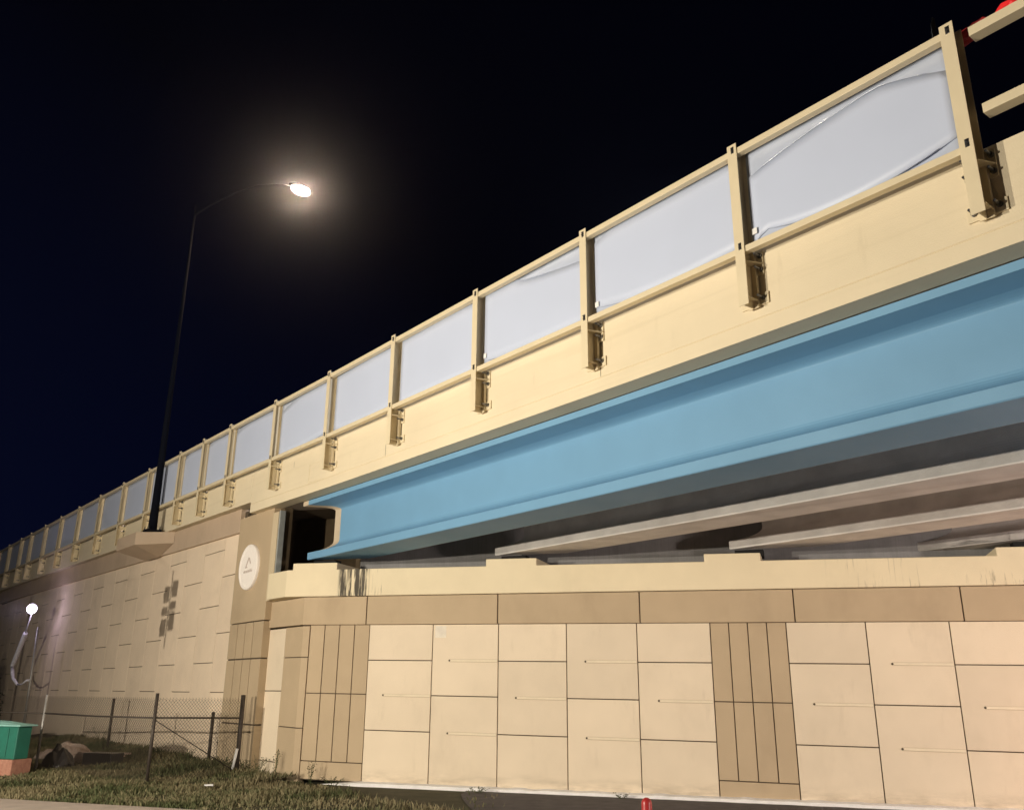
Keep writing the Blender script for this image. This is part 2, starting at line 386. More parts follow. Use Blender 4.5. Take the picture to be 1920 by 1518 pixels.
# pedestals
for s0, s1 in ((12.02, 10.80), (6.96, 5.75), (2.04, .88), (-3.52, -4.75)):
    pp = [Q(s0, CO, 0), Q(s1, CO, 0), Q(s1, -1.2, 0), Q(s0, -1.2, 0)]
    for p in pp: p.z = 0
    obj('pedestal', prism(nb(), pp, lambda p: czt(p) - .03, lambda p: czt(p) + .16 + .0 * s0), cap_m, abut, bevel=.015)
# backwall and side cheek
OB = -1.32
obj('backwall', boxQ(10.9, -14, OB - .3, OB, 1.6, 4.52, slope=.0), back_m, abut)
o = obj('recess_wall', boxQ(16.0, 10.89, OB - 1.9, OB - 1.7, 1.6, 4.9, slope=.0), void_m, abut); o['label'] = 'recessed wall with its shade put into a dark brown colour'
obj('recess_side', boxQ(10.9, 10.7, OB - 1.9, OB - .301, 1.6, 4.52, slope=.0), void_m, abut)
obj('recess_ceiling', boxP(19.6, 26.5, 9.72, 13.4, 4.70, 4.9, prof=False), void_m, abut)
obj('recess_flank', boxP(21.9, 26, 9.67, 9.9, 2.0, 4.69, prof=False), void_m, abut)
chk = obj('cheek_wall', boxP(21.84, 22.16, 9.47, 9.66, 2.20, 4.50, prof=False), cream_d, abut, bevel=.01)
obj('joint_filler', boxP(21.77, 21.84, 9.50, 9.64, 2.80, 4.52, prof=False), foam_m, abut)
# white footing along the foot of the wall
bm = nb()
ss = frange(10.9, -12, .12); prev = None
for s in ss:
    w = .17 + .045 * noise.noise(Vector((s * 2.2, 0, 0))) ; h = .095 + .02 * noise.noise(Vector((s * 3, 5, 0)))
    if s > 9.9: w *= (10.95 - s); h *= (10.95 - s)
    ring = [bm.verts.new(Q(s, OP + .001, -2.02, slope=0)), bm.verts.new(Q(s, OP + w, -2.02, slope=0)), bm.verts.new(Q(s, OP + w * .8, -2 + h * .7, slope=0)), bm.verts.new(Q(s, OP + .001, -2 + h, slope=0))]
    if prev:
        for i in range(3): bm.faces.new((prev[i], prev[i + 1], ring[i + 1], ring[i]))
    prev = ring
obj('white_footing', bm, white_m, abut)
# square of newer paint
obj('paint_patch', boxQ(8.20, 7.93, OP - .01, OP + .004, 1.14, 1.40), mat('fresh_patch', (.80, .72, .60), .8), abut)

# ------------------------------------------------------------------ retaining wall
wing = thing('retaining_wall', 'long cream retaining wall with tan coping running off behind the wire fence', 'wall', P(24, 9.6, -2, False))
NW = 9.60
edges = [24.48, 25.765] + [25.765 + 1.613 * k for k in range(1, 23)]
for i, (b0, b1) in enumerate(zip(edges, edges[1:])):
    zs = [-2.05, -.05, 1.55, 3.15, 4.75] if i % 2 == 0 else [-2.05, .75, 2.34, 3.95, 4.75]
    for a, b in zip(zs, zs[1:]): panelP('wall_panel', b0, b1, NW, a, b, cream_w, wing, gap=.010, bev=.006)
o = obj('joint_backing', boxP(24.3, 61.2, NW + .03, NW + .4, -2.05, 4.9, prof=False), joint_m, wing)
obj('far_wall_face', boxP(61.25, 112, NW, NW + .3, -2.05, 5.0, prof=False), cream_w, wing)
obj('coping', sweep(nb(), [(9.50, 4.14), (9.95, 4.14), (9.95, 4.83), (9.50, 4.83)], frange(24.52, 112, 1.5)), tan_w, wing, bevel=.012)
# blister that carries the lamp
bl = nb()
def blister():
    bm = nb(); front = 8.52
    top = [P(30.2, 9.495, 4.832), P(31.2, front, 4.832), P(33.4, front, 4.832), P(34.2, 9.495, 4.832)]
    bot = [P(30.2, 9.495, 4.45), P(31.2, front, 4.40), P(33.4, front, 4.40), P(34.2, 9.495, 4.40)]
    foot = [P(31.6, 9.495, 4.10), P(33.0, 9.495, 4.10)]
    t = [bm.verts.new(p) for p in top]; b = [bm.verts.new(p) for p in bot]; f = [bm.verts.new(p) for p in foot]
    bm.faces.new(t); 
    for i in range(3): bm.faces.new((t[i], t[i + 1], b[i + 1], b[i]))
    bm.faces.new((b[1], b[2], f[1], f[0])); bm.faces.new((b[0], b[1], f[0])); bm.faces.new((b[2], b[3], f[1])); bm.faces.new((t[3], t[0], b[0], f[0], f[1], b[3]))
    return bm
obj('lamp_bracket', blister(), tan_w, wing, bevel=.01)
# approach parapet
NF = 9.28
obj('parapet', sweep(nb(), [(NF, 4.83), (9.70, 4.835), (9.64, 5.755), (NF, 5.755)], frange(23.36, 112, 1.5)), fascia_m, wing, bevel=.012)
# pilaster
pil = obj('pilaster', boxP(22.17, 24.48, 9.49, 9.92, 1.74, 4.66, prof=False), tan, wing, bevel=.01)
obj('joint_backing', boxP(22.25, 24.46, 9.535, 9.9, -2.02, 1.73, prof=False), joint_m, wing)
strips = [24.48, 23.91, 23.38, 22.85, 22.20]
for b1, b0 in zip(strips, strips[1:]):
    for z0, z1 in ((-2.02, -.81), (-.81, .79), (.79, 1.73)): panelP('ribbed_panel', b0, b1, 9.50, z0, z1, tan, wing, gap=.019, th=.2, bev=.004)
# medallion
def disc(c, r, n_out, th, seg=64):
    bm = nb(); f = [bm.verts.new(P(c[0] + r * math.cos(2 * math.pi * k / seg), n_out, c[1] + r * math.sin(2 * math.pi * k / seg), False)) for k in range(seg)]
    bk = [bm.verts.new(P(c[0] + r * math.cos(2 * math.pi * k / seg), n_out + th, c[1] + r * math.sin(2 * math.pi * k / seg), False)) for k in range(seg)]
    bm.faces.new(f); bm.faces.new(bk[::-1])
    for i in range(seg): bm.faces.new((f[i], f[(i + 1) % seg], bk[(i + 1) % seg], bk[i]))
    return bm
MC = (23.42, 3.20)
med = obj('medallion', disc(MC, .60, 9.425, .07), medal_m, pil, bevel=.008)
bm = nb(); seg = 64; prev = None; first = None
for k in range(seg):
    t = 2 * math.pi * k / seg
    ring = [bm.verts.new(P(MC[0] + r * math.cos(t), n, MC[1] + r * math.sin(t), False)) for r, n in ((.535, 9.426), (.55, 9.405), (.60, 9.405), (.615, 9.43), (.615, 9.495))]
    if prev:
        for i in range(4): bm.faces.new((prev[i], prev[i + 1], ring[i + 1], ring[i]))
    else: first = ring
    prev = ring
for i in range(4): bm.faces.new((prev[i], prev[i + 1], first[i + 1], first[i]))
rim = obj('rim', bm, medal_m, pil, smooth=True)
bm = nb()
def bar(bm, p0, p1, w, nfr=9.4245):
    d = Vector((p1[0] - p0[0], p1[1] - p0[1])); d.normalize(); q = Vector((-d.y, d.x)) * w / 2
    c = [(p0[0] + q.x, p0[1] + q.y), (p1[0] + q.x, p1[1] + q.y), (p1[0] - q.x, p1[1] - q.y), (p0[0] - q.x, p0[1] - q.y)]
    hexa(bm, [P(MC[0] + a, nfr, MC[1] + b, False) for a, b in c] + [P(MC[0] + a, nfr - .006, MC[1] + b, False) for a, b in c])
# low relief: a peak with two slopes, and a worn line of small raised strokes below it
bar(bm, (.16, .0), (.0, .25), .055); bar(bm, (-.03, .24), (-.14, .08), .045, 9.4235); bar(bm, (.20, -.005), (.06, -.005), .035, 9.4225)
rnd = random.Random(3)
x = .27
while x > -.27:
    h = rnd.choice([.05, .07, .09]); bar(bm, (x, -.15), (x, -.15 + h), .014, 9.4240 - .0002)
    if rnd.random() < .6: bar(bm, (x, -.15 + h * rnd.choice([0, .5, 1])), (x - .03, -.15 + h * .5), .012, 9.4236)
    x -= .045
obj('emblem', bm, medal_mark, med)

# ------------------------------------------------------------------ bridge
bridge = thing('road_bridge', 'road bridge with beige fascia and one light blue outer girder crossing overhead', 'bridge', P(10, 10, 2.5, False))
obj('fascia_parapet', sweep(nb(), [(NF, 4.53), (9.655, 4.53), (9.655, 4.60), (9.70, 4.60), (9.64, 5.755), (NF, 5.755), (NF, 4.775), (NF + .012, 4.765), (NF, 4.755)], frange(-14, 23.33, 1.5)), fascia_m, bridge, bevel=.0)
# deck slab with skewed end at the backwall
skew = lambda n: -(n - 9.3) * (.8360 / .5486)
def deck():
    bm = nb(); cols_ = []
    ns = frange(9.66, 34, 2.0)
    for n in ns:
        e = 23.3 + skew(n); col = []
        for f in [i / 24 for i in range(25)]:
            b = -40 + (e + 40) * f; col.append((bm.verts.new(P(b, n, 4.535 + (0 if n < 9.5 else .0))), bm.verts.new(P(b, n, 4.85))))
        cols_.append(col)
    for c0_, c1_ in zip(cols_, cols_[1:]):
        for i in range(24):
            bm.faces.new((c0_[i][0], c0_[i + 1][0], c1_[i + 1][0], c1_[i][0])); bm.faces.new((c0_[i][1], c1_[i][1], c1_[i + 1][1], c0_[i + 1][1]))
        bm.faces.new((c0_[24][0], c0_[24][1], c1_[24][1], c1_[24][0]))
    for i in range(24):
        bm.faces.new((cols_[0][i][0], cols_[0][i][1], cols_[0][i + 1][1], cols_[0][i + 1][0]))
    return bm
obj('deck_slab', deck(), soffit_m, bridge)
# I-girders: 38 in bottom flange, 7 in web, 48 in top flange
def girder_profile(z0, z1):
    bf = .4825; tf = .61; w = .09
    half = [(bf, z0 + .015), (bf, z0 + .178)]
    for i in range(1, 9):      # concave run from bottom flange to web
        t = i / 8; half.append((w + (bf - w) * (1 - t) ** 1.9, z0 + .178 + .27 * t ** 1.25))
    for i in range(0, 6):
        t = i / 5; half.append((w + .17 * t ** 2.0, z1 - .28 + .10 * t))
    half += [(tf, z1 - .125), (tf, z1 - .012)]
    return half
def girder(nc, z0, z1, o_end, mats, name='girder', ext=-34, zoff=0, beige=.30):
    prof = girder_profile(z0, z1); full = [(nc - .4675, z0)] + [(nc - a, z) for a, z in prof] + [(nc + a, z) for a, z in prof[::-1]] + [(nc + .4675, z0)]
    # end skewed along the abutment line
    bc = None
    base = Q(0, o_end, 0)
    def bend(n):
        q = line_x(base, eA, nB * n, eB); return q.dot(eB)
    e0 = bend(nc)
    bm = nb()
    bs = frange(ext, 10.0, 4) 
    rings = []
    def ring(bf): return [bm.verts.new(P(bf(n), n, z + zoff)) for n, z in full]
    for b in bs: rings.append(ring(lambda n, b=b: b))
    for f in (.5, .92): rings.append(ring(lambda n, f=f: 10.0 + (bend(n) - beige - 10.0) * f))
    rings.append(ring(lambda n: bend(n) - beige)); rings.append(ring(lambda n: bend(n)))
    k = len(full)
    for j, (r0, r1) in enumerate(zip(rings, rings[1:])):
        last = j == len(rings) - 2
        for i in range(k):
            f = bm.faces.new((r0[i], r0[(i + 1) % k], r1[(i + 1) % k], r1[i])); f.smooth = False
            f.material_index = 0
            if last and len(mats) > 1 and 3 <= i <= 17: f.material_index = 1
    fa = bm.faces.new(rings[0][::-1]); fb = bm.faces.new(rings[-1]); fb.material_index = len(mats) - 1
    return obj(name, bm, mats, bridge)
g1 = girder(10.2825, 3.04, 4.532, -.30, [girder_blue, girder_beige])
g1['label'] = 'light blue painted outer girder'
for nc, z0 in ((13.02, 3.00), (15.95, 2.95), (18.9, 2.92), (21.8, 2.88), (24.7, 2.84)):
    girder(nc, z0, 4.532, -.30, [girder_grey], beige=.02)
# bearings
for nc, zt in ((10.2825, 3.04), (13.02, 3.0), (15.95, 2.95), (18.9, 2.92)):
    q = line_x(Q(0, -.62, 0), eA, nB * nc, eB); s = q.dot(eA)
    ztop = zt + Z0 + zg(q.dot(eB)); pp = [Q(s + .3, -.5, 0), Q(s - .3, -.5, 0), Q(s - .3, -.8, 0), Q(s + .3, -.8, 0)]
    for p in pp: p.z = 0
    obj('bearing_pad', prism(nb(), pp, lambda p: czt(p) + .15, lambda p, zt_=ztop: zt_ + .01), black_m, bridge)
# intermediate diaphragm
# fascia joints: vertical crack lines as thin recess strips
for b in (12.55, 17.75 - .4, 9.2):
    pass
for b, z0, z1 in ((16.1, 4.78, 5.60), (9.46, 4.78, 4.93), (20.7, 5.35, 5.5)):
    bm = nb(); prev = None
    for k_ in range(9):
        z = z0 + (z1 - z0) * k_ / 8; x = b + .012 * noise.noise(Vector((z * 6, b, 0)))
        ring = [bm.verts.new(P(x - .006, NF - .0015, z)), bm.verts.new(P(x + .006, NF - .0015, z))]
        if prev: bm.faces.new((prev[0], prev[1], ring[1], ring[0]))
        prev = ring
    obj('hairline_crack', bm, joint_m, bridge)
# utility box recess on the fascia
bm = nb(); rb, rz = 19.45, 5.03
for (b0, b1, z0, z1) in ((rb - .33, rb + .33, rz + .22, rz + .235), (rb + .315, rb + .33, rz - .22, rz + .219), (rb - .33, rb + .314, rz - .235, rz - .221)):
    boxP(b0, b1, NF - .008, NF + .01, z0, z1, bm=bm)
obj('access_cover', bm, fascia_m, bridge)

# ------------------------------------------------------------------ screen fence on the parapet
fence = thing('bridge_screen_fence', 'beige post and rail screen of white plastic panels bolted outside the bridge parapet', 'fence', P(12, 9.0, 4.9))
NP = 9.00
pb = [3.42, 6.46, 9.53, 12.54, 15.55, 18.53, 21.62, 24.76, 26.97, 29.14, 32.45, 35.63, 38.94, 42.45, 45.80, 49.10, 52.45, 55.0, 58.4, 61.7, 65, 68.2, 71.4, 74.6]
def make_post(b):
    d = P(b, NP, 5.0)
    zb, zt = 4.885, 7.335
    hw = .078
    root = obj('post', boxP(b - hw, b + hw, NP, NP + .014, zb, zt), post_m, fence, bevel=.003)
    bm = nb()
    boxP(b - .006, b + .006, NP + .015, NP + .208, zb, zt - .01, bm=bm)            # web
    boxP(b - hw, b + hw, NP + .209, NP + .223, zb, zt - .01, bm=bm)                # inner flange
    obj('web', bm, post_m, root)
    for z in (5.50, 4.98):
        for q0, q1 in ((b - hw, b - .0055), (b + .0055, b + hw)): obj('stiffener', boxP(q0, q1, NP + .0145, NP + .2085, z, z + .013), post_m, root)
    bm = nb()
    # gusset between the stiffener and the upper plate
    hexa(bm, [P(b - hw, NP + .02, 5.50), P(b - hw - .004, NP + .02, 5.50), P(b - hw - .10, NP + .25, 5.50), P(b - hw, NP + .25, 5.50), P(b - hw, NP + .02, 5.512), P(b - hw - .004, NP + .02, 5.512), P(b - hw - .10, NP + .25, 5.512), P(b - hw, NP + .25, 5.512)])
    obj('gusset', bm, post_m, root); bm = nb()
    hexa(bm, [P(b + hw, NP + .02, 5.50), P(b + hw + .004, NP + .02, 5.50), P(b + hw + .10, NP + .25, 5.50), P(b + hw, NP + .25, 5.50), P(b + hw, NP + .02, 5.512), P(b + hw + .004, NP + .02, 5.512), P(b + hw + .10, NP + .25, 5.512), P(b + hw, NP + .25, 5.512)])
    obj('gusset', bm, post_m, root)
    bm = nb(); boxP(b - .175, b + .175, NP + .255, NF - .001, 5.36, 5.70, bm=bm); obj('anchor_plate', bm, post_m, root, bevel=.004)
    bm = nb(); boxP(b - .215, b + .215, NP + .255, NF - .001, 4.93, 5.09, bm=bm); obj('anchor_plate', bm, post_m, root, bevel=.004)
    bm = nb(); boxP(b - .08, b + .08, NP + .224, NP + .254, 4.90, 5.72, bm=bm); obj('back_plate', bm, post_m, root)
    for z in (5.63, 5.43, 5.02):
        for sgn in (-1, 1):
            bm = nb(); c = P(b + sgn * .135, NP + .255, z)
            tube(bm, [c, c - nB * .036], .034, 6); tube(bm, [c - nB * .036, c - nB * .135], .017, 8)
            tube(bm, [c - nB * .002, c + nB * .004], .036, 12)
            obj('anchor_bolt', bm, bolt_m, root)
    for z in (7.24, 5.74):
        bm = nb()
        for dz in (-.022, .022):
            c = P(b - .012, NP, z + dz); tube(bm, [c, c - nB * .016], .016, 6); tube(bm, [c - nB * .016, c - nB * .034], .008, 6)
        boxP(b - .034, b + .012, NP - .004, NP + .001, z - .05, z + .05, bm=bm)
        obj('clip', bm, bolt_m, root)
    return root
post0 = make_post(pb[0])
base0 = P(pb[0], NP, 5.0)
for b in pb[1:]: dup(post0, fence, P(b, NP, 5.0) - base0)
def rail(b0, b1, z0, z1, n0=NP + .018, n1=NP + .125, name='rail'):
    return obj(name, sweep(nb(), [(n0, z0), (n1, z0), (n1, z1), (n0, z1)], [b0, b1]), post_m, fence, bevel=.006)
rnd = random.Random(11)
# (board sag top, board sag bottom, corner lifts) seen on each bay
BAYS = {0: (.30, .20, 1), 1: (.06, .10, 0), 2: (.30, .06, 1), 3: (.0, .02, 0), 4: (.02, .10, 0), 5: (.20, .02, 0), 6: (.14, .05, 0)}
for i, (b0, b1) in enumerate(zip(pb, pb[1:])):
    g = .085
    rail(b0 + g - .09, b1 - g + .09, 7.165, 7.26); rail(b0 + g - .09, b1 - g + .09, 5.645, 5.735)
    if b0 > 62: 
        pass
    far = b0 > 40
    # clear film: full bay, gently wrinkled
    NX, NZ = (26, 16) if not far else (6, 4)
    z0, z1 = 5.74, 7.205; a0, a1 = b0 + .095, b1 - .095
    bm = nb(); grid = []
    for ix in range(NX + 1):
        row = []
        for iz in range(NZ + 1):
            u = ix / NX; v = iz / NZ
            w = noise.noise(Vector((u * 3.1 + i * 7, v * 2.3, i))) * .045 + abs(noise.noise(Vector((u * 1.2 + v * 3.0 + i * 3, v * 1.1 - u * 2.0, i + .5)))) * .05
            e = min(u, 1 - u, v, 1 - v); w *= min(1, e / .10)
            row.append(bm.verts.new(P(a0 + (a1 - a0) * u, NP + .178 + abs(w), z0 + (z1 - z0) * v)))
        grid.append(row)
    for ix in range(NX):
        for iz in range(NZ): bm.faces.new((grid[ix][iz], grid[ix + 1][iz], grid[ix + 1][iz + 1], grid[ix][iz + 1]))
    fl = obj('film_panel', bm, film_m, fence, smooth=True)
    md = fl.modifiers.new('thickness', 'SOLIDIFY'); md.thickness = .004; md.offset = 1
    # white board in front of the film, with sagging curved edges
    st, sb, _ = BAYS.get(i, (rnd.uniform(0, .12), rnd.uniform(0, .10), 0))
    bm = nb(); N = 24; top = []; bot = []
    for k in range(N + 1):
        u = k / N          # u=0 right (low b) end, 1 = left end
        if i == 0: zt_ = z1 - .05 - st * (u ** 2.2) * 1.15 - .30 * max(0, 1 - u * 3.3) ** 1.2; zb_ = z0 + .04 + sb * max(0, 1 - u * 2.1) ** 1.6 + .20 * max(0, (u - .55) / .45) ** 2.0 * (1 - max(0, (u - .92) / .08))
        elif i == 2: zt_ = z1 - .01 - .30 * max(0, 1 - u * 1.5) ** .6; zb_ = z0 + .02 + sb * (1 - u) + .10 * u ** 4
        elif i == 1: zt_ = z1 - .01 - .12 * max(0, (u - .80) / .2) ** 2; zb_ = z0 + .03 + .14 * max(0, (u - .6) / .4) ** 1.5 + .06 * max(0, 1 - u * 3)
        elif i == 5: zt_ = z1 - .01 - st * max(0, (u - .6) / .4) ** 1.6; zb_ = z0 + .02 + .12 * max(0, 1 - u * 2) 
        else: zt_ = z1 - .01 - st * abs(2 * u - 1) ** 4; zb_ = z0 + .01 + sb * abs(2 * u - 1) ** 3
        bow = .02 * math.sin(u * math.pi + i)
        b = a0 + .02 + (a1 - a0 - .05) * u
        top.append((b, zt_, bow)); bot.append((b, zb_, bow))
    NB_ = NP + .168
    rows = []
    for (b, zt_, w), (_, zb_, _2) in zip(top, bot):
        rows.append([bm.verts.new(P(b, NB_ + w * .4 - .0, zb_ + (zt_ - zb_) * t)) for t in (0, .12, .5, .88, 1)])
    for r0, r1 in zip(rows, rows[1:]):
        for k in range(4): bm.faces.new((r0[k], r1[k], r1[k + 1], r0[k + 1]))
    bd = obj('screen_panel', bm, board_m, fence, smooth=True)
    md = bd.modifiers.new('thickness', 'SOLIDIFY'); md.thickness = .006; md.offset = 0
    if i in (0, 1, 2):
        segs = [(top, .30, .93)] if i != 1 else [(bot, .05, .4)]
        if i == 0: segs = [(top, .05, .98), (bot, .05, .95)]
        for crv, ua, ub in segs:
            pts_ = [P(b, NB_ - .012, z) for k, (b, z, w) in enumerate(crv) if ua <= k / N <= ub]
            obj('film_roll', tube(nb(), pts_, [.003] + [.006] * (len(pts_) - 2) + [.003], 8), film_m, fence, smooth=True)
    if not far and i < 3:
        obj('tape', boxP(a1 - .11, a1 - .03, NB_ - .03, NB_ - .022, z0 + .17, z0 + .26), litter_m, fence)
# open rails to the right of the last post
rail(-12, 3.23, 7.09, 7.21, NP + .10, NP + .26); rail(-12, 3.23, 6.07, 6.19, NP + .10, NP + .26)

# red and dark things caught behind the top rail
def crumple(name, pts, r, m, seed, label, cat, sub=3, squash=.5):
    bm = nb(); bmesh.ops.create_icosphere(bm, subdivisions=sub, radius=1.0)
    c = pts[0]; d = pts[1] - pts[0]
    for v in bm.verts:
        t = (v.co.x + 1) / 2; k = 1 + .9 * noise.noise(v.co * 2.1 + Vector((seed, 0, 0))) + .35 * noise.noise(v.co * 5 + Vector((0, seed, 0)))
        off = Vector((0, v.co.y, v.co.z)) * r * k
        v.co = c + d * t + nB * off.y * squash + UP * off.z
    o = obj(name, bm, m); 
    tag(o, label, cat); return o
crumple('red_tarp', [P(3.00, 9.32, 7.30), P(3.62, 9.34, 7.26)], .10, red_m, 4, 'crumpled red plastic sheet caught between the end post and the upper open rail', 'tarp')
crumple('red_marker_light', [P(2.72, 9.22, 7.33), P(3.00, 9.22, 7.25)], .07, redlit_m, 9, 'glowing red plastic lamp bundle lying on the upper open rail', 'warning light', 2)
crumple('cloth_bundle', [P(3.70, 9.30, 7.36), P(3.66, 9.34, 7.75)], .12, dkcloth_m, 13, 'dark grey cloth bundle standing behind the top of the end post', 'cloth')

# ------------------------------------------------------------------ tall street lamp on the retaining wall
lp0 = P(30.75, 8.90, 4.832)
street = thing('street_lamp', 'tall dark street lamp lit warm above the retaining wall', 'street lamp', lp0)
top = P(30.75, 8.90, 17.3)
obj('pole', tube(nb(), [lp0 + UP * .05, lp0 + UP * .8, lp0.lerp(top, .5), top], [.15, .13, .075, .03], 20), pole_m, street, smooth=True)
bm = nb(); hexa(bm, [lp0 + eB * a + nB * c + UP * z for z in (0, .05) for a, c in ((-.24, -.24), (.24, -.24), (.24, .24), (-.24, .24))]); obj('base_plate', bm, pole_m, street, bevel=.006)
for a, c in ((-.19, -.19), (.19, -.19), (.19, .19), (-.19, .19)):
    q = lp0 + eB * a + nB * c + UP * .051; bm = nb(); tube(bm, [q, q + UP * .05], .03, 6); tube(bm, [q + UP * .05, q + UP * .12], .016, 8); obj('anchor_bolt', bm, bolt_m, street)
arm = [P(30.75, 8.90, 16.9)]
for t in (.15, .35, .6, .85, 1.0): arm.append(P(30.75, 8.90 + 3.85 * t, 16.95 + 2.65 * math.sin(t * math.pi / 2)))
obj('arm', tube(nb(), arm, [.04, .035, .03, .028, .025, .025], 12), pole_m, street, smooth=True)
hc = P(30.75, 12.95, 19.60)
def ellip(c, a, b, cc, ax=eB, ay=nB, sub=3):
    bm = nb(); bmesh.ops.create_icosphere(bm, subdivisions=sub, radius=1.0)
    for v in bm.verts: v.co = c + ax * v.co.x * a + ay * v.co.y * b + UP * v.co.z * cc
    return bm
head = obj('lamp_head', ellip(hc + UP * .10, .20, .46, .11), pole_m, street, smooth=True)
obj('lens', ellip(hc - UP * .01 + nB * .06, .20, .40, .19), glow_w, head, smooth=True)

# ------------------------------------------------------------------ leaning floodlight at the far left
fl0 = Vector((-21.1, 40.0, 0))
flood = thing('flood_light', 'slanting white ribbed mast with a glaring round violet white floodlight', 'floodlight', fl0)
def at(x, y, n):     # a spot of the mast
    k = 1.0; return P(x * k, n * k, y * k, False)
p_top = at(45.8, 3.42, 8.5); p_mid = at(46.57, 2.44, 8.5); p_el = at(48.3, 1.0, 8.5); p_b1 = at(47.6, .45, 8.5); p_b2 = at(46.4, .18, 8.5); p_b3 = at(44.6, .35, 8.5)
obj('upper_mast', tube(nb(), [p_mid, p_mid.lerp(p_top, .5), p_top], [.035, .03, .028], 10), sleeve_m, flood, smooth=True)
bm = nb(); k = 44; pts_ = []; rr = []
for i in range(k + 1):
    t = i / k; pts_.append(p_mid.lerp(p_el, t)); rr.append(.095 + (.016 if i % 2 else -.009))
pts_ += [p_el.lerp(p_b1, .5) - UP * .05, p_b1, p_b2]; rr += [.085, .07, .055]
obj('ribbed_sleeve', tube(bm, pts_, rr, 12), sleeve_m, flood, smooth=True)
obj('lower_arm', tube(nb(), [p_b2, p_b2.lerp(p_b3, .5) - UP * .08, p_b3], [.035, .035, .04], 8), sleeve_m, flood, smooth=True)
obj('standing_pole', tube(nb(), [at(44.6, -2.0, 8.7), at(44.6, 2.6, 8.62)], .06, 10), steel_light, flood, smooth=True)
obj('bracket', tube(nb(), [p_b3, at(44.6, .35, 8.62)], .05, 8), sleeve_m, flood, smooth=True)
fh = obj('lamp_housing', ellip(p_top + UP * .07 + nB * .06, .14, .13, .13), steel_light, flood, smooth=True)
lamp('flood_light_glow', p_top - nB * .75 - eB * .35 - UP * .1, 42, (.80, .68, 1.0), .22)
obj('lens', ellip(p_top + UP * .04 - nB * .07 - eB * .08,   .23, .21, .22), glow_v, fh, smooth=True)

# ------------------------------------------------------------------ chain link fence
C = Vector((-6.61, 23.09, 0)); Mid = Vector((-8.05, 21.25, 0)); Lp = Vector((-12.15, 24.45, 0)); Ll = Vector((-18.4, 29.0, 0))
cf = thing('chain_link_fence', 'sagging chain link fence on dark pipe posts in front of the retaining wall', 'fence', C)
obj('post', tube(nb(), [C, C + UP * 1.90], .055, 14), steel_dark, cf, smooth=True)
obj('post', tube(nb(), [Mid - UP * .0, Mid + UP * 1.93], .038, 12), steel_dark, cf, smooth=True)
lpst = obj('post', tube(nb(), [Lp, Lp + UP * 1.86], .036, 12), steel_light, cf, smooth=True); lpst['label'] = 'pale galvanised post'
obj('post', tube(nb(), [Ll, Ll + UP * 1.86], .036, 12), steel_dark, cf, smooth=True)
for a, b in ((C, Mid), (Mid, Lp), (Lp, Ll)):
    obj('rail', tube(nb(), [a + UP * (1.36 if a is C else 1.40), a.lerp(b, .5) + UP * 1.38, b + UP * 1.40], .020, 8), steel_dark, cf, smooth=True)
obj('brace', tube(nb(), [Mid + UP * 1.36, C + UP * .12], .012, 8), steel_dark, cf, smooth=True)
def mesh_span(a, b, h0, h1, pitch=.085):
    bm = nb(); L = (b - a).length; d = (b - a).normalized(); nrm = d.cross(UP).normalized(); r = .0036
    H = h1 - h0
    def seg(x0, z0, x1, z1, off):
        def wp(x, z):
            sag = .03 * noise.noise(Vector((x * .9, z * .9, a.x))); return a + d * x + UP * (h0 + z + .015 * noise.noise(Vector((x * 1.7, 0, a.y))) * (z / H)) + nrm * (sag + off)
        n_ = max(2, int(abs(z1 - z0) / .25)); pts = [wp(x0 + (x1 - x0) * i / n_, z0 + (z1 - z0) * i / n_) for i in range(n_ + 1)]
        tube(bm, pts, r, 3, caps=False)
    k = int((L + H) / pitch) + 1
    for i in range(k + 1):
        c = i * pitch - H          # rising line x = c + z
        z_a = max(0, -c); z_b = min(H, L - c)
        if z_b > z_a + .02: seg(c + z_a, z_a, c + z_b, z_b, .002)
        c2 = i * pitch              # falling line x = c2 - z
        z_a = max(0, c2 - L); z_b = min(H, c2)
        if z_b > z_a + .02: seg(c2 - z_a, z_a, c2 - z_b, z_b, -.002)
    # twisted barbs along the top
    for i in range(int(L / pitch)):
        x = (i + .5) * pitch; p = a + d * x + UP * h1; tube(bm, [p, p + UP * .035 + d * .012], r, 3, caps=False)
    return bm
for a, b in ((C, Mid), (Mid, Lp), (Lp, Ll)):
    obj('chain_link_mesh', mesh_span(a, b, .04, 1.80), wire_m, cf)
# dark uprights modelled in place of fence post shadows on the wall
tag(obj('shadow_post', tube(nb(), [Vector((-13.3, 31.3, 0)), Vector((-13.3, 31.3, 1.72))], .045, 10), steel_dark, smooth=True), 'thin dark upright standing in for a fence post shadow on the retaining wall between the pale and the middle fence posts', 'post')
tag(obj('shadow_post', tube(nb(), [Vector((-7.98, 25.2, 0)), Vector((-7.98, 25.2, 1.45))], .045, 10), steel_dark, smooth=True), 'short thin dark upright standing in for a fence post shadow at the foot of the wall, just left of the pilaster', 'post')
# white plastic marker beside the corner post
bm = nb(); tube(bm, [C + Vector((-.07, -.10, .20)), C + Vector((.0, -.10, .66))], .034, 12)
tag(obj('marker_stake', bm, litter_m, smooth=True), 'white plastic tube tied low on the dark corner fence post', 'marker')
bm = nb(); tube(bm, [C + Vector((-.14, -.2, 0)), C + Vector((-.13, -.2, .14))], .026, 10)
tag(obj('marker_stub', bm, litter_m, smooth=True), 'tiny white pipe stub in the grass at the foot of the corner post', 'marker')

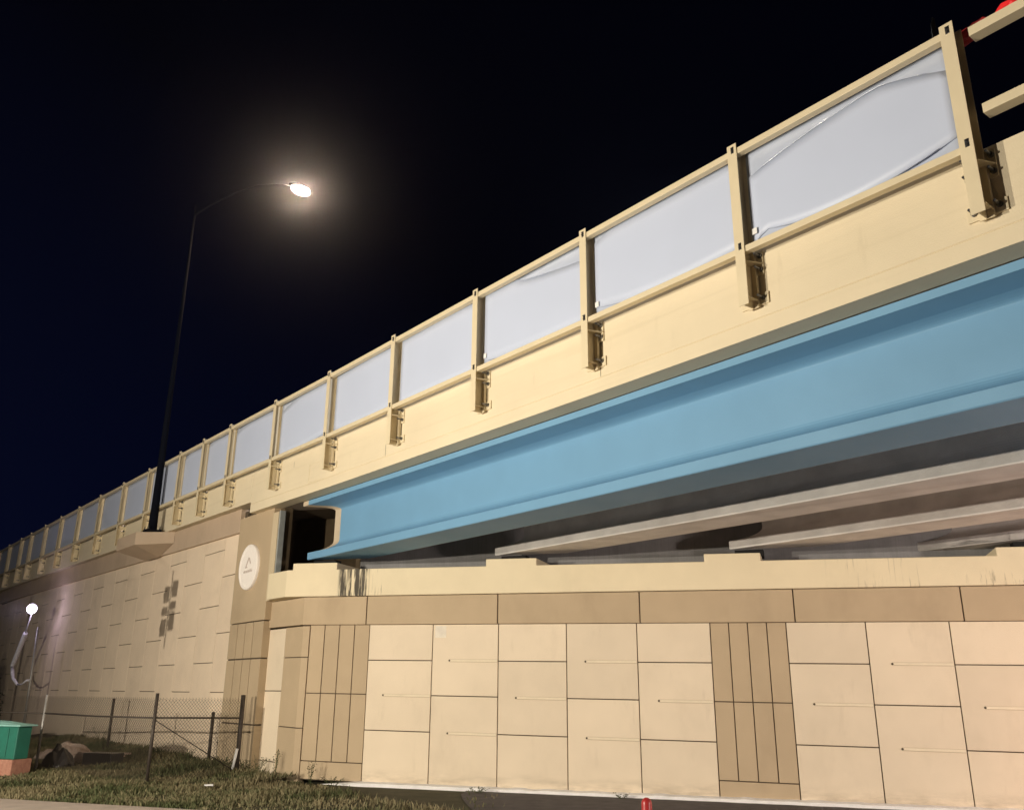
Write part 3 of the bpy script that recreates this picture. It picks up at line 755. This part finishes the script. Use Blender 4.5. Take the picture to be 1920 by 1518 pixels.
# ------------------------------------------------------------------ green cabinet, brick base, rubbish
def rotbox(bm, c, dx, dy, z0, z1, rot): return boxW(bm, c.x, c.y, (z0 + z1) / 2, dx, dy, z1 - z0, rot)
rotC = math.atan2(eA.y, eA.x)
bb = Vector((-12.0, 22.95, 0)) + eA * 1.3 - nA * .3
bm = nb(); base_c = bb
rotbox(bm, base_c, 2.6, .6, 0, .37, rotC)
brk = obj('brick_base', bm, brick_m, bevel=.02); tag(brk, 'low salmon brick plinth carrying the green cabinet', 'plinth')
gc = Vector((-12.0, 23.0, 0)) + eA * 1.15 - nA * .21
cab = thing('green_cabinet', 'green metal cabinet with a pale mint domed lid on a brick plinth', 'cabinet', gc + UP * .372)
bm = nb(); rotbox(bm, gc, 2.3, .42, .372, 1.12, rotC); obj('body', bm, green_m, cab, bevel=.02)
ex = Vector((math.cos(rotC), math.sin(rotC), 0)); ey = Vector((-ex.y, ex.x, 0))
bm = nb()
prof = [(-.28, 0), (-.28, .035), (-.16, .10), (0, .13), (.16, .10), (.28, .035), (.28, 0)]
rings = []
for u in [i / 8 for i in range(9)]:
    x = -1.25 + 2.5 * u; k = 1 - abs(2 * u - 1) ** 3 * .75
    rings.append([bm.verts.new(gc + ex * x + ey * y + UP * (1.122 + z * (k if z > .04 else 1))) for y, z in prof])
for r0, r1 in zip(rings, rings[1:]):
    for i in range(len(prof)): bm.faces.new((r0[i], r0[(i + 1) % 7], r1[(i + 1) % 7], r1[i]))
bm.faces.new(rings[0]); bm.faces.new(rings[-1][::-1])
obj('lid', bm, mint_m, cab, bevel=.01)
for x in (-.8, -.25, .3, .85):
    bm = nb(); c = gc + ex * x - ey * .0
    s = -1 if (gc - ey).length < (gc + ey).length else 1
    c = gc + ex * x + ey * s * .22; rotbox(bm, c, .16, .02, .42, 1.08, rotC); obj('pleat', bm, green_m, cab, bevel=.006)
def heap(name, c, rx, ry, h, m, seed, label, cat, rough=.6):
    bm = nb(); G = 34; vs = {}
    for i in range(G + 1):
        for j in range(G + 1):
            u = 2 * i / G - 1; v = 2 * j / G - 1; r = math.hypot(u, v)
            e = max(0, 1 - r ** 2.2)
            k = e ** .6 * (1 + rough * noise.noise(Vector((u * 2.2 + seed, v * 2.2, 0)))) + .25 * rough * abs(noise.noise(Vector((u * 6, v * 6 + seed, 2)))) * min(1, e * 4)
            vs[i, j] = (bm.verts.new(c + ex * u * rx + ey * v * ry + UP * h * k)) if r <= 1.02 else None
    for i in range(G):
        for j in range(G):
            q = [vs[i, j], vs[i + 1, j], vs[i + 1, j + 1], vs[i, j + 1]]
            if all(q): bm.faces.new(q)
    return tag(obj(name, bm, m), label, cat)
heap('tarp_heap', Vector((-13.1, 28.2, 0)), 1.15, .7, .32, tarp_m, 3, 'crumpled tan tarpaulin heap lying behind the pale fence post', 'tarp', .9)
heap('rubbish_bag', Vector((-12.15, 25.6, 0)), .45, .4, .42, bag_m, 8, 'black plastic rubbish bag slumped beside the pale fence post', 'bag', .7)
bm = nb(); rotbox(bm, Vector((-11.1, 25.95, 0)), .95, .5, 0, .36, rotC); tag(obj('dark_crate', bm, bag_m, bevel=.02), 'low black crate on the grass right of the tan tarpaulin heap', 'crate')
bm = nb()
for k in range(5):
    a = Vector((-14.0, 28.2, .05 + .03 * k)); 
    rotbox(bm, Vector((-12.0 + .1 * k, 26.9 + .06 * k, 0)), 1.6, .12, .03 + .055 * k, .075 + .055 * k, rotC + .08 * (k - 2))
tag(obj('timber_stack', bm, tarp_m), 'small stack of thin weathered boards in front of the tan tarpaulin heap', 'boards')
bm = nb(); sgn = -1 if (gc - ey).length < (gc + ey).length else 1
for x in (-.53, .02, .58):
    c = gc + ex * x + ey * sgn * .2115; rotbox(bm, c, .012, .005, .40, 1.10, rotC)
obj('door_seam', bm, black_m, cab)
c = gc + ex * (-.02 + .12) + ey * sgn * .235; bm = nb(); rotbox(bm, c, .03, .05, .72, .84, rotC); obj('handle', bm, bolt_m, cab)
tag(obj('litter_paper', boxW(nb(), -6.35, 20.25, .10, .17, .10, .03, .4), litter_m), 'flat piece of white litter on the grass below the corner fence post', 'litter')

# ------------------------------------------------------------------ red bollard on the asphalt
br = Vector((1.72, 12.0, 0)); 
boll = thing('bollard', 'red dome topped bollard on the asphalt in front of the abutment', 'bollard', br)
hb = .70; rb_ = .066
pr = [(rb_, 0.0), (rb_, hb)] + [(rb_ * math.cos(t), hb + rb_ * 1.1 * math.sin(t)) for t in [math.pi / 2 * k / 6 for k in range(1, 6)]]
bm = nb(); rings = [[bm.verts.new(br + Vector((r * math.cos(a), r * math.sin(a), z))) for a in [2 * math.pi * k / 24 for k in range(24)]] for r, z in pr]
for r0, r1 in zip(rings, rings[1:]):
    for i in range(24): bm.faces.new((r0[i], r0[(i + 1) % 24], r1[(i + 1) % 24], r1[i]))
tp = bm.verts.new(br + UP * (hb + rb_ * 1.1))
for i in range(24): bm.faces.new((rings[-1][i], rings[-1][(i + 1) % 24], tp))
obj('body', bm, red_m, boll, smooth=True)
bm = nb(); tube(bm, [br, br + UP * .03], .14, 24); obj('base_ring', bm, black_m, boll)

# ------------------------------------------------------------------ grass
def grass():
    import numpy as np
    rg = random.Random(5); V = []; F = []; T = []
    poly = []
    def ok(x, y):
        v = Vector((x, y, 0)); o = D + v.dot(nA); n = v.dot(nB); b = v.dot(eB); s = v.dot(eA)
        if o > 4.96: return False
        if s < 7.35 - max(0, o) * .42: 
            return rg.random() < math.exp(-(7.35 - max(0, o) * .42 - s) * 5) * .5
        if b > 24 or n < 9.4: return n < 9.52
        return o > .03 and n < 9.68
    cnt = 0
    for _ in range(400000):
        if cnt > 62000: break
        t = rg.random(); x = -22 + 23.5 * t; y = 15.5 + 22 * rg.random() ** 1.3
        if abs(x) > y * .62 + 1.5: continue
        if not ok(x, y): continue
        v = Vector((x, y, 0)); n = v.dot(nB)
        dense = noise.noise(Vector((x * .8, y * .8, 1)))
        if rg.random() < min(.75, max(0, (11.5 - v.dot(eA)) / 4.5)): continue
        if dense < -.25 and rg.random() < .6: continue
        cnt += 1
        h = (.045 + .08 * max(0, dense + .2)) * rg.uniform(.4, 1.5)
        wallside = max(0, 1 - abs(9.5 - n) / 2.4)
        h += .07 * wallside * rg.random()
        if -12 < x < -6.5 and n > 5.5 and y > 20: h *= 1.35
        z = mound_h(x, y) ; a = rg.uniform(0, 6.283); w = .012 + .008 * rg.random()
        l = rg.uniform(-.6, .6) * h; l2 = rg.uniform(-.6, .6) * h
        i0 = len(V); dx = math.cos(a) * w; dy = math.sin(a) * w
        V += [(x - dx, y - dy, z - .01), (x + dx, y + dy, z - .01), (x + l * .45 + dx * .7, y + l2 * .45 + dy * .7, z + h * .6), (x + l, y + l2, z + h)]
        F += [(i0, i0 + 1, i0 + 2), (i0, i0 + 2, i0 + 3)]; tt = rg.random(); T += [tt] * 4
    me = bpy.data.meshes.new('grass'); me.from_pydata(V, [], F); at_ = me.attributes.new('tint', 'FLOAT', 'POINT'); at_.data.foreach_set('value', T)
    me.materials.append(grass_m); o = bpy.data.objects.new('grass', me); COL.objects.link(o); return tag(o, 'patchy green and straw coloured grass verge below the walls', 'grass', kind='stuff')
grass()
# soil mound under it
bm = nb(); G = {}
xs = frange(-24, -3.2, .35); ys = frange(19.5, 40, .35)
for i, x in enumerate(xs):
    for j, y in enumerate(ys):
        v = Vector((x, y, 0)); n = v.dot(nB)
        if n > 9.62: continue
        G[i, j] = bm.verts.new((x, y, mound_h(x, y) + .004))
for (i, j) in list(G):
    q = [G.get((i, j)), G.get((i + 1, j)), G.get((i + 1, j + 1)), G.get((i, j + 1))]
    if all(q): bm.faces.new(q)
tag(obj('earth_bank', bm, soil_m, smooth=True), kind='structure')
# weeds at the foot of the walls
def weed(c, h, label, k=26, seed=0, w=.3):
    rg = random.Random(seed); bm = nb()
    for _ in range(int(4 + k / 7)):
        a = rg.uniform(0, 6.28); l = rg.uniform(.2, 1) * w; p1 = c + Vector((math.cos(a) * l, math.sin(a) * l, h * rg.uniform(.6, 1)))
        tube(bm, [c + Vector((math.cos(a) * l * .2, math.sin(a) * l * .2, 0)), c.lerp(p1, .6) + UP * h * .08, p1], .004, 3, caps=False)
        for _ in range(9):
            t = rg.uniform(.25, 1); q = c.lerp(p1, t) + Vector((rg.uniform(-.04, .04), rg.uniform(-.04, .04), rg.uniform(-.02, .03)))
            u = Vector((rg.uniform(-1, 1), rg.uniform(-1, 1), rg.uniform(-.3, .6))).normalized() * rg.uniform(.025, .05); vv = u.cross(Vector((rg.uniform(-1, 1), rg.uniform(-1, 1), 1))).normalized() * .014
            bm.faces.new([bm.verts.new(q), bm.verts.new(q + u * .5 + vv), bm.verts.new(q + u), bm.verts.new(q + u * .5 - vv)])
    return tag(obj('weed', bm, weed_m, recalc=False), label, 'weed', 'weeds along the foot of the walls')
wl_ = [(P(23.2, 9.2, -2, False), .34, 'bushy weed right of the corner fence post', 60, .45), (P(22.2, 9.35, -2, False), .30, 'dense weed clump below the cream corner panel', 60, .45), (P(21.6, 9.40, -2, False), .42, 'leafy weed against the narrow cream corner panel', 40, .30),
       (P(20.8, 9.5, -2, False), .55, 'tall thin weed in front of the left tan corner panel', 26, .18), (Q(11.0, .25, -2), .52, 'tall thin seeding weed in front of the ribbed tan bay', 26, .18), (Q(10.4, .3, -2), .22, 'low weed at the foot of the ribbed tan bay', 30, .4),
       (P(25.4, 9.1, -2, False), .42, 'round weed beside the short dark upright', 50, .25), (P(28.5, 9.2, -2, False), .36, 'dark weed clump at the wall foot left of the middle fence post', 50, .5),
       (P(34.5, 9.2, -2, False), .6, 'dark weed clump against the wall above the black crate', 60, .6), (Q(6.9, .45, -2), .12, 'low tuft on the asphalt edge by the white footing', 30, .25), (Q(3.9, .3, -2), .10, 'small dead tuft by the white footing right of the asphalt edge', 24, .2)]
for i, (c, h, lab, k, w) in enumerate(wl_):
    c.z = mound_h(c.x, c.y) ; weed(c, h, lab, k, i, w)
# dark hedge at the far end of the wall
def bush(c, rx, ry, h, n, seed, label):
    rg = random.Random(seed); root = thing('bush', label, 'bush', c); bm = nb()
    for _ in range(n):
        a = rg.uniform(0, 6.28); t = rg.random() ** .5; z = rg.random()
        rr_ = t * (1 - z * .55) * (1 + .35 * noise.noise(Vector((math.cos(a) * 2, math.sin(a) * 2, z * 3 + seed))))
        q = c + Vector((math.cos(a) * rx * rr_, math.sin(a) * ry * rr_, h * z * (1 + .25 * noise.noise(Vector((math.cos(a), math.sin(a), seed))))))
        u = Vector((rg.uniform(-1, 1), rg.uniform(-1, 1), rg.uniform(-1, 1))).normalized() * rg.uniform(.10, .2); vv = u.cross(UP + Vector((.1, 0, 0))).normalized() * .06
        bm.faces.new([bm.verts.new(q), bm.verts.new(q + u * .5 + vv), bm.verts.new(q + u), bm.verts.new(q + u * .5 - vv)])
    obj('foliage', bm, leaf_m, root, recalc=False)
    bm = nb(); tube(bm, [c, c + UP * h * .6], [.12, .05], 8); obj('trunk', bm, steel_dark, root)
bush(P(55.5, 7.6, -2, False), 2.6, 2.2, 3.4, 5000, 4, 'dark rounded bush beyond the floodlight mast')
bush(P(60.5, 7.2, -2, False), 3.4, 2.6, 4.8, 6000, 6, 'taller dark bush at the far left edge beyond the wall end')

# ------------------------------------------------------------------ span wire traffic signal, outside the frame on the left, that throws its shadow on the retaining wall
def onray(b, n, z, f): t = P(b, n, z, False); return LW.lerp(t, f)
sig = thing('traffic_signal', 'twin traffic signal heads hanging on a span wire left of the street lamp', 'traffic light', onray(30.2, 9.6, 3.4, .75))
F_ = .75
v1 = (P(30.2, 9.6, 3.4, False) - LW).normalized(); side = v1.cross(UP).normalized()
c_top = onray(30.2, 9.6, 3.42, F_)
bm = nb(); tube(bm, [c_top + UP * .25, c_top - UP * 1.60], .035, 10); obj('hanger_pipe', bm, pole_m, sig)
bm = nb(); tube(bm, [c_top - UP * .76 - side * .42, c_top - UP * .76 + side * .42], .022, 8); obj('crossbar', bm, pole_m, sig)
for sx, zt in ((.26, 0.0), (-.26, -.10)):
    for k in range(3):
        if sx > 0 and k == 1: pass
        cc = c_top + side * sx - UP * (-zt + .20 + .40 * k)
        bm = nb(); M_ = Matrix.Rotation(math.atan2(side.y, side.x), 3, 'Z')
        hexa(bm, [cc + M_ @ Vector((a * .18, b * .10, c * (.20 if k != 1 else .09))) for c in (-1, 1) for a, b in ((-1, -1), (1, -1), (1, 1), (-1, 1))])
        hd = obj('signal_section', bm, pole_m, sig, bevel=.02)
        bm = nb(); fwd = -nB; tube(bm, [cc + fwd * .10, cc + fwd * .30], .11, 16, caps=False); obj('visor', bm, pole_m, hd)
wb = c_top + UP * .25
obj('span_wire', tube(nb(), [P(22.5, -20.0, 5.2, False), wb], .006, 4), pole_m, sig); 
obj('span_wire', tube(nb(), [wb, Vector((-25.5, 35.5, 6.2))], .004, 4), pole_m, sig)
wp_ = P(22.5, -20.0, -2, False)
wq_ = Vector((-25.5, 35.5, 0))
tag(obj('timber_pole', tube(nb(), [wq_, wq_ + UP * 6.4], [.13, .10], 14), steel_dark, smooth=True), 'shorter timber pole carrying the span wire beyond the green cabinet', 'pole')
tag(obj('timber_pole', tube(nb(), [wp_, wp_ + UP * 8.2], [.15, .11], 14), steel_dark, smooth=True), 'round timber pole holding the span wire by the road', 'pole')

# ------------------------------------------------------------------ humid night air
bm = nb(); boxW(bm, 0, 60, 14, 260, 200, 32)
hz = obj('haze', bm, mat('haze_air', (1, 1, 1))); tag(hz, kind='stuff')
hm = hz.data.materials[0]; nt = hm.node_tree
for n in list(nt.nodes): nt.nodes.remove(n)
ou = nt.nodes.new('ShaderNodeOutputMaterial'); pv_ = nt.nodes.new('ShaderNodeVolumePrincipled')
pv_.inputs['Density'].default_value = .0005; pv_.inputs['Color'].default_value = (.9, .92, 1, 1); pv_.inputs['Anisotropy'].default_value = .965
nt.links.new(pv_.outputs[0], ou.inputs['Volume'])
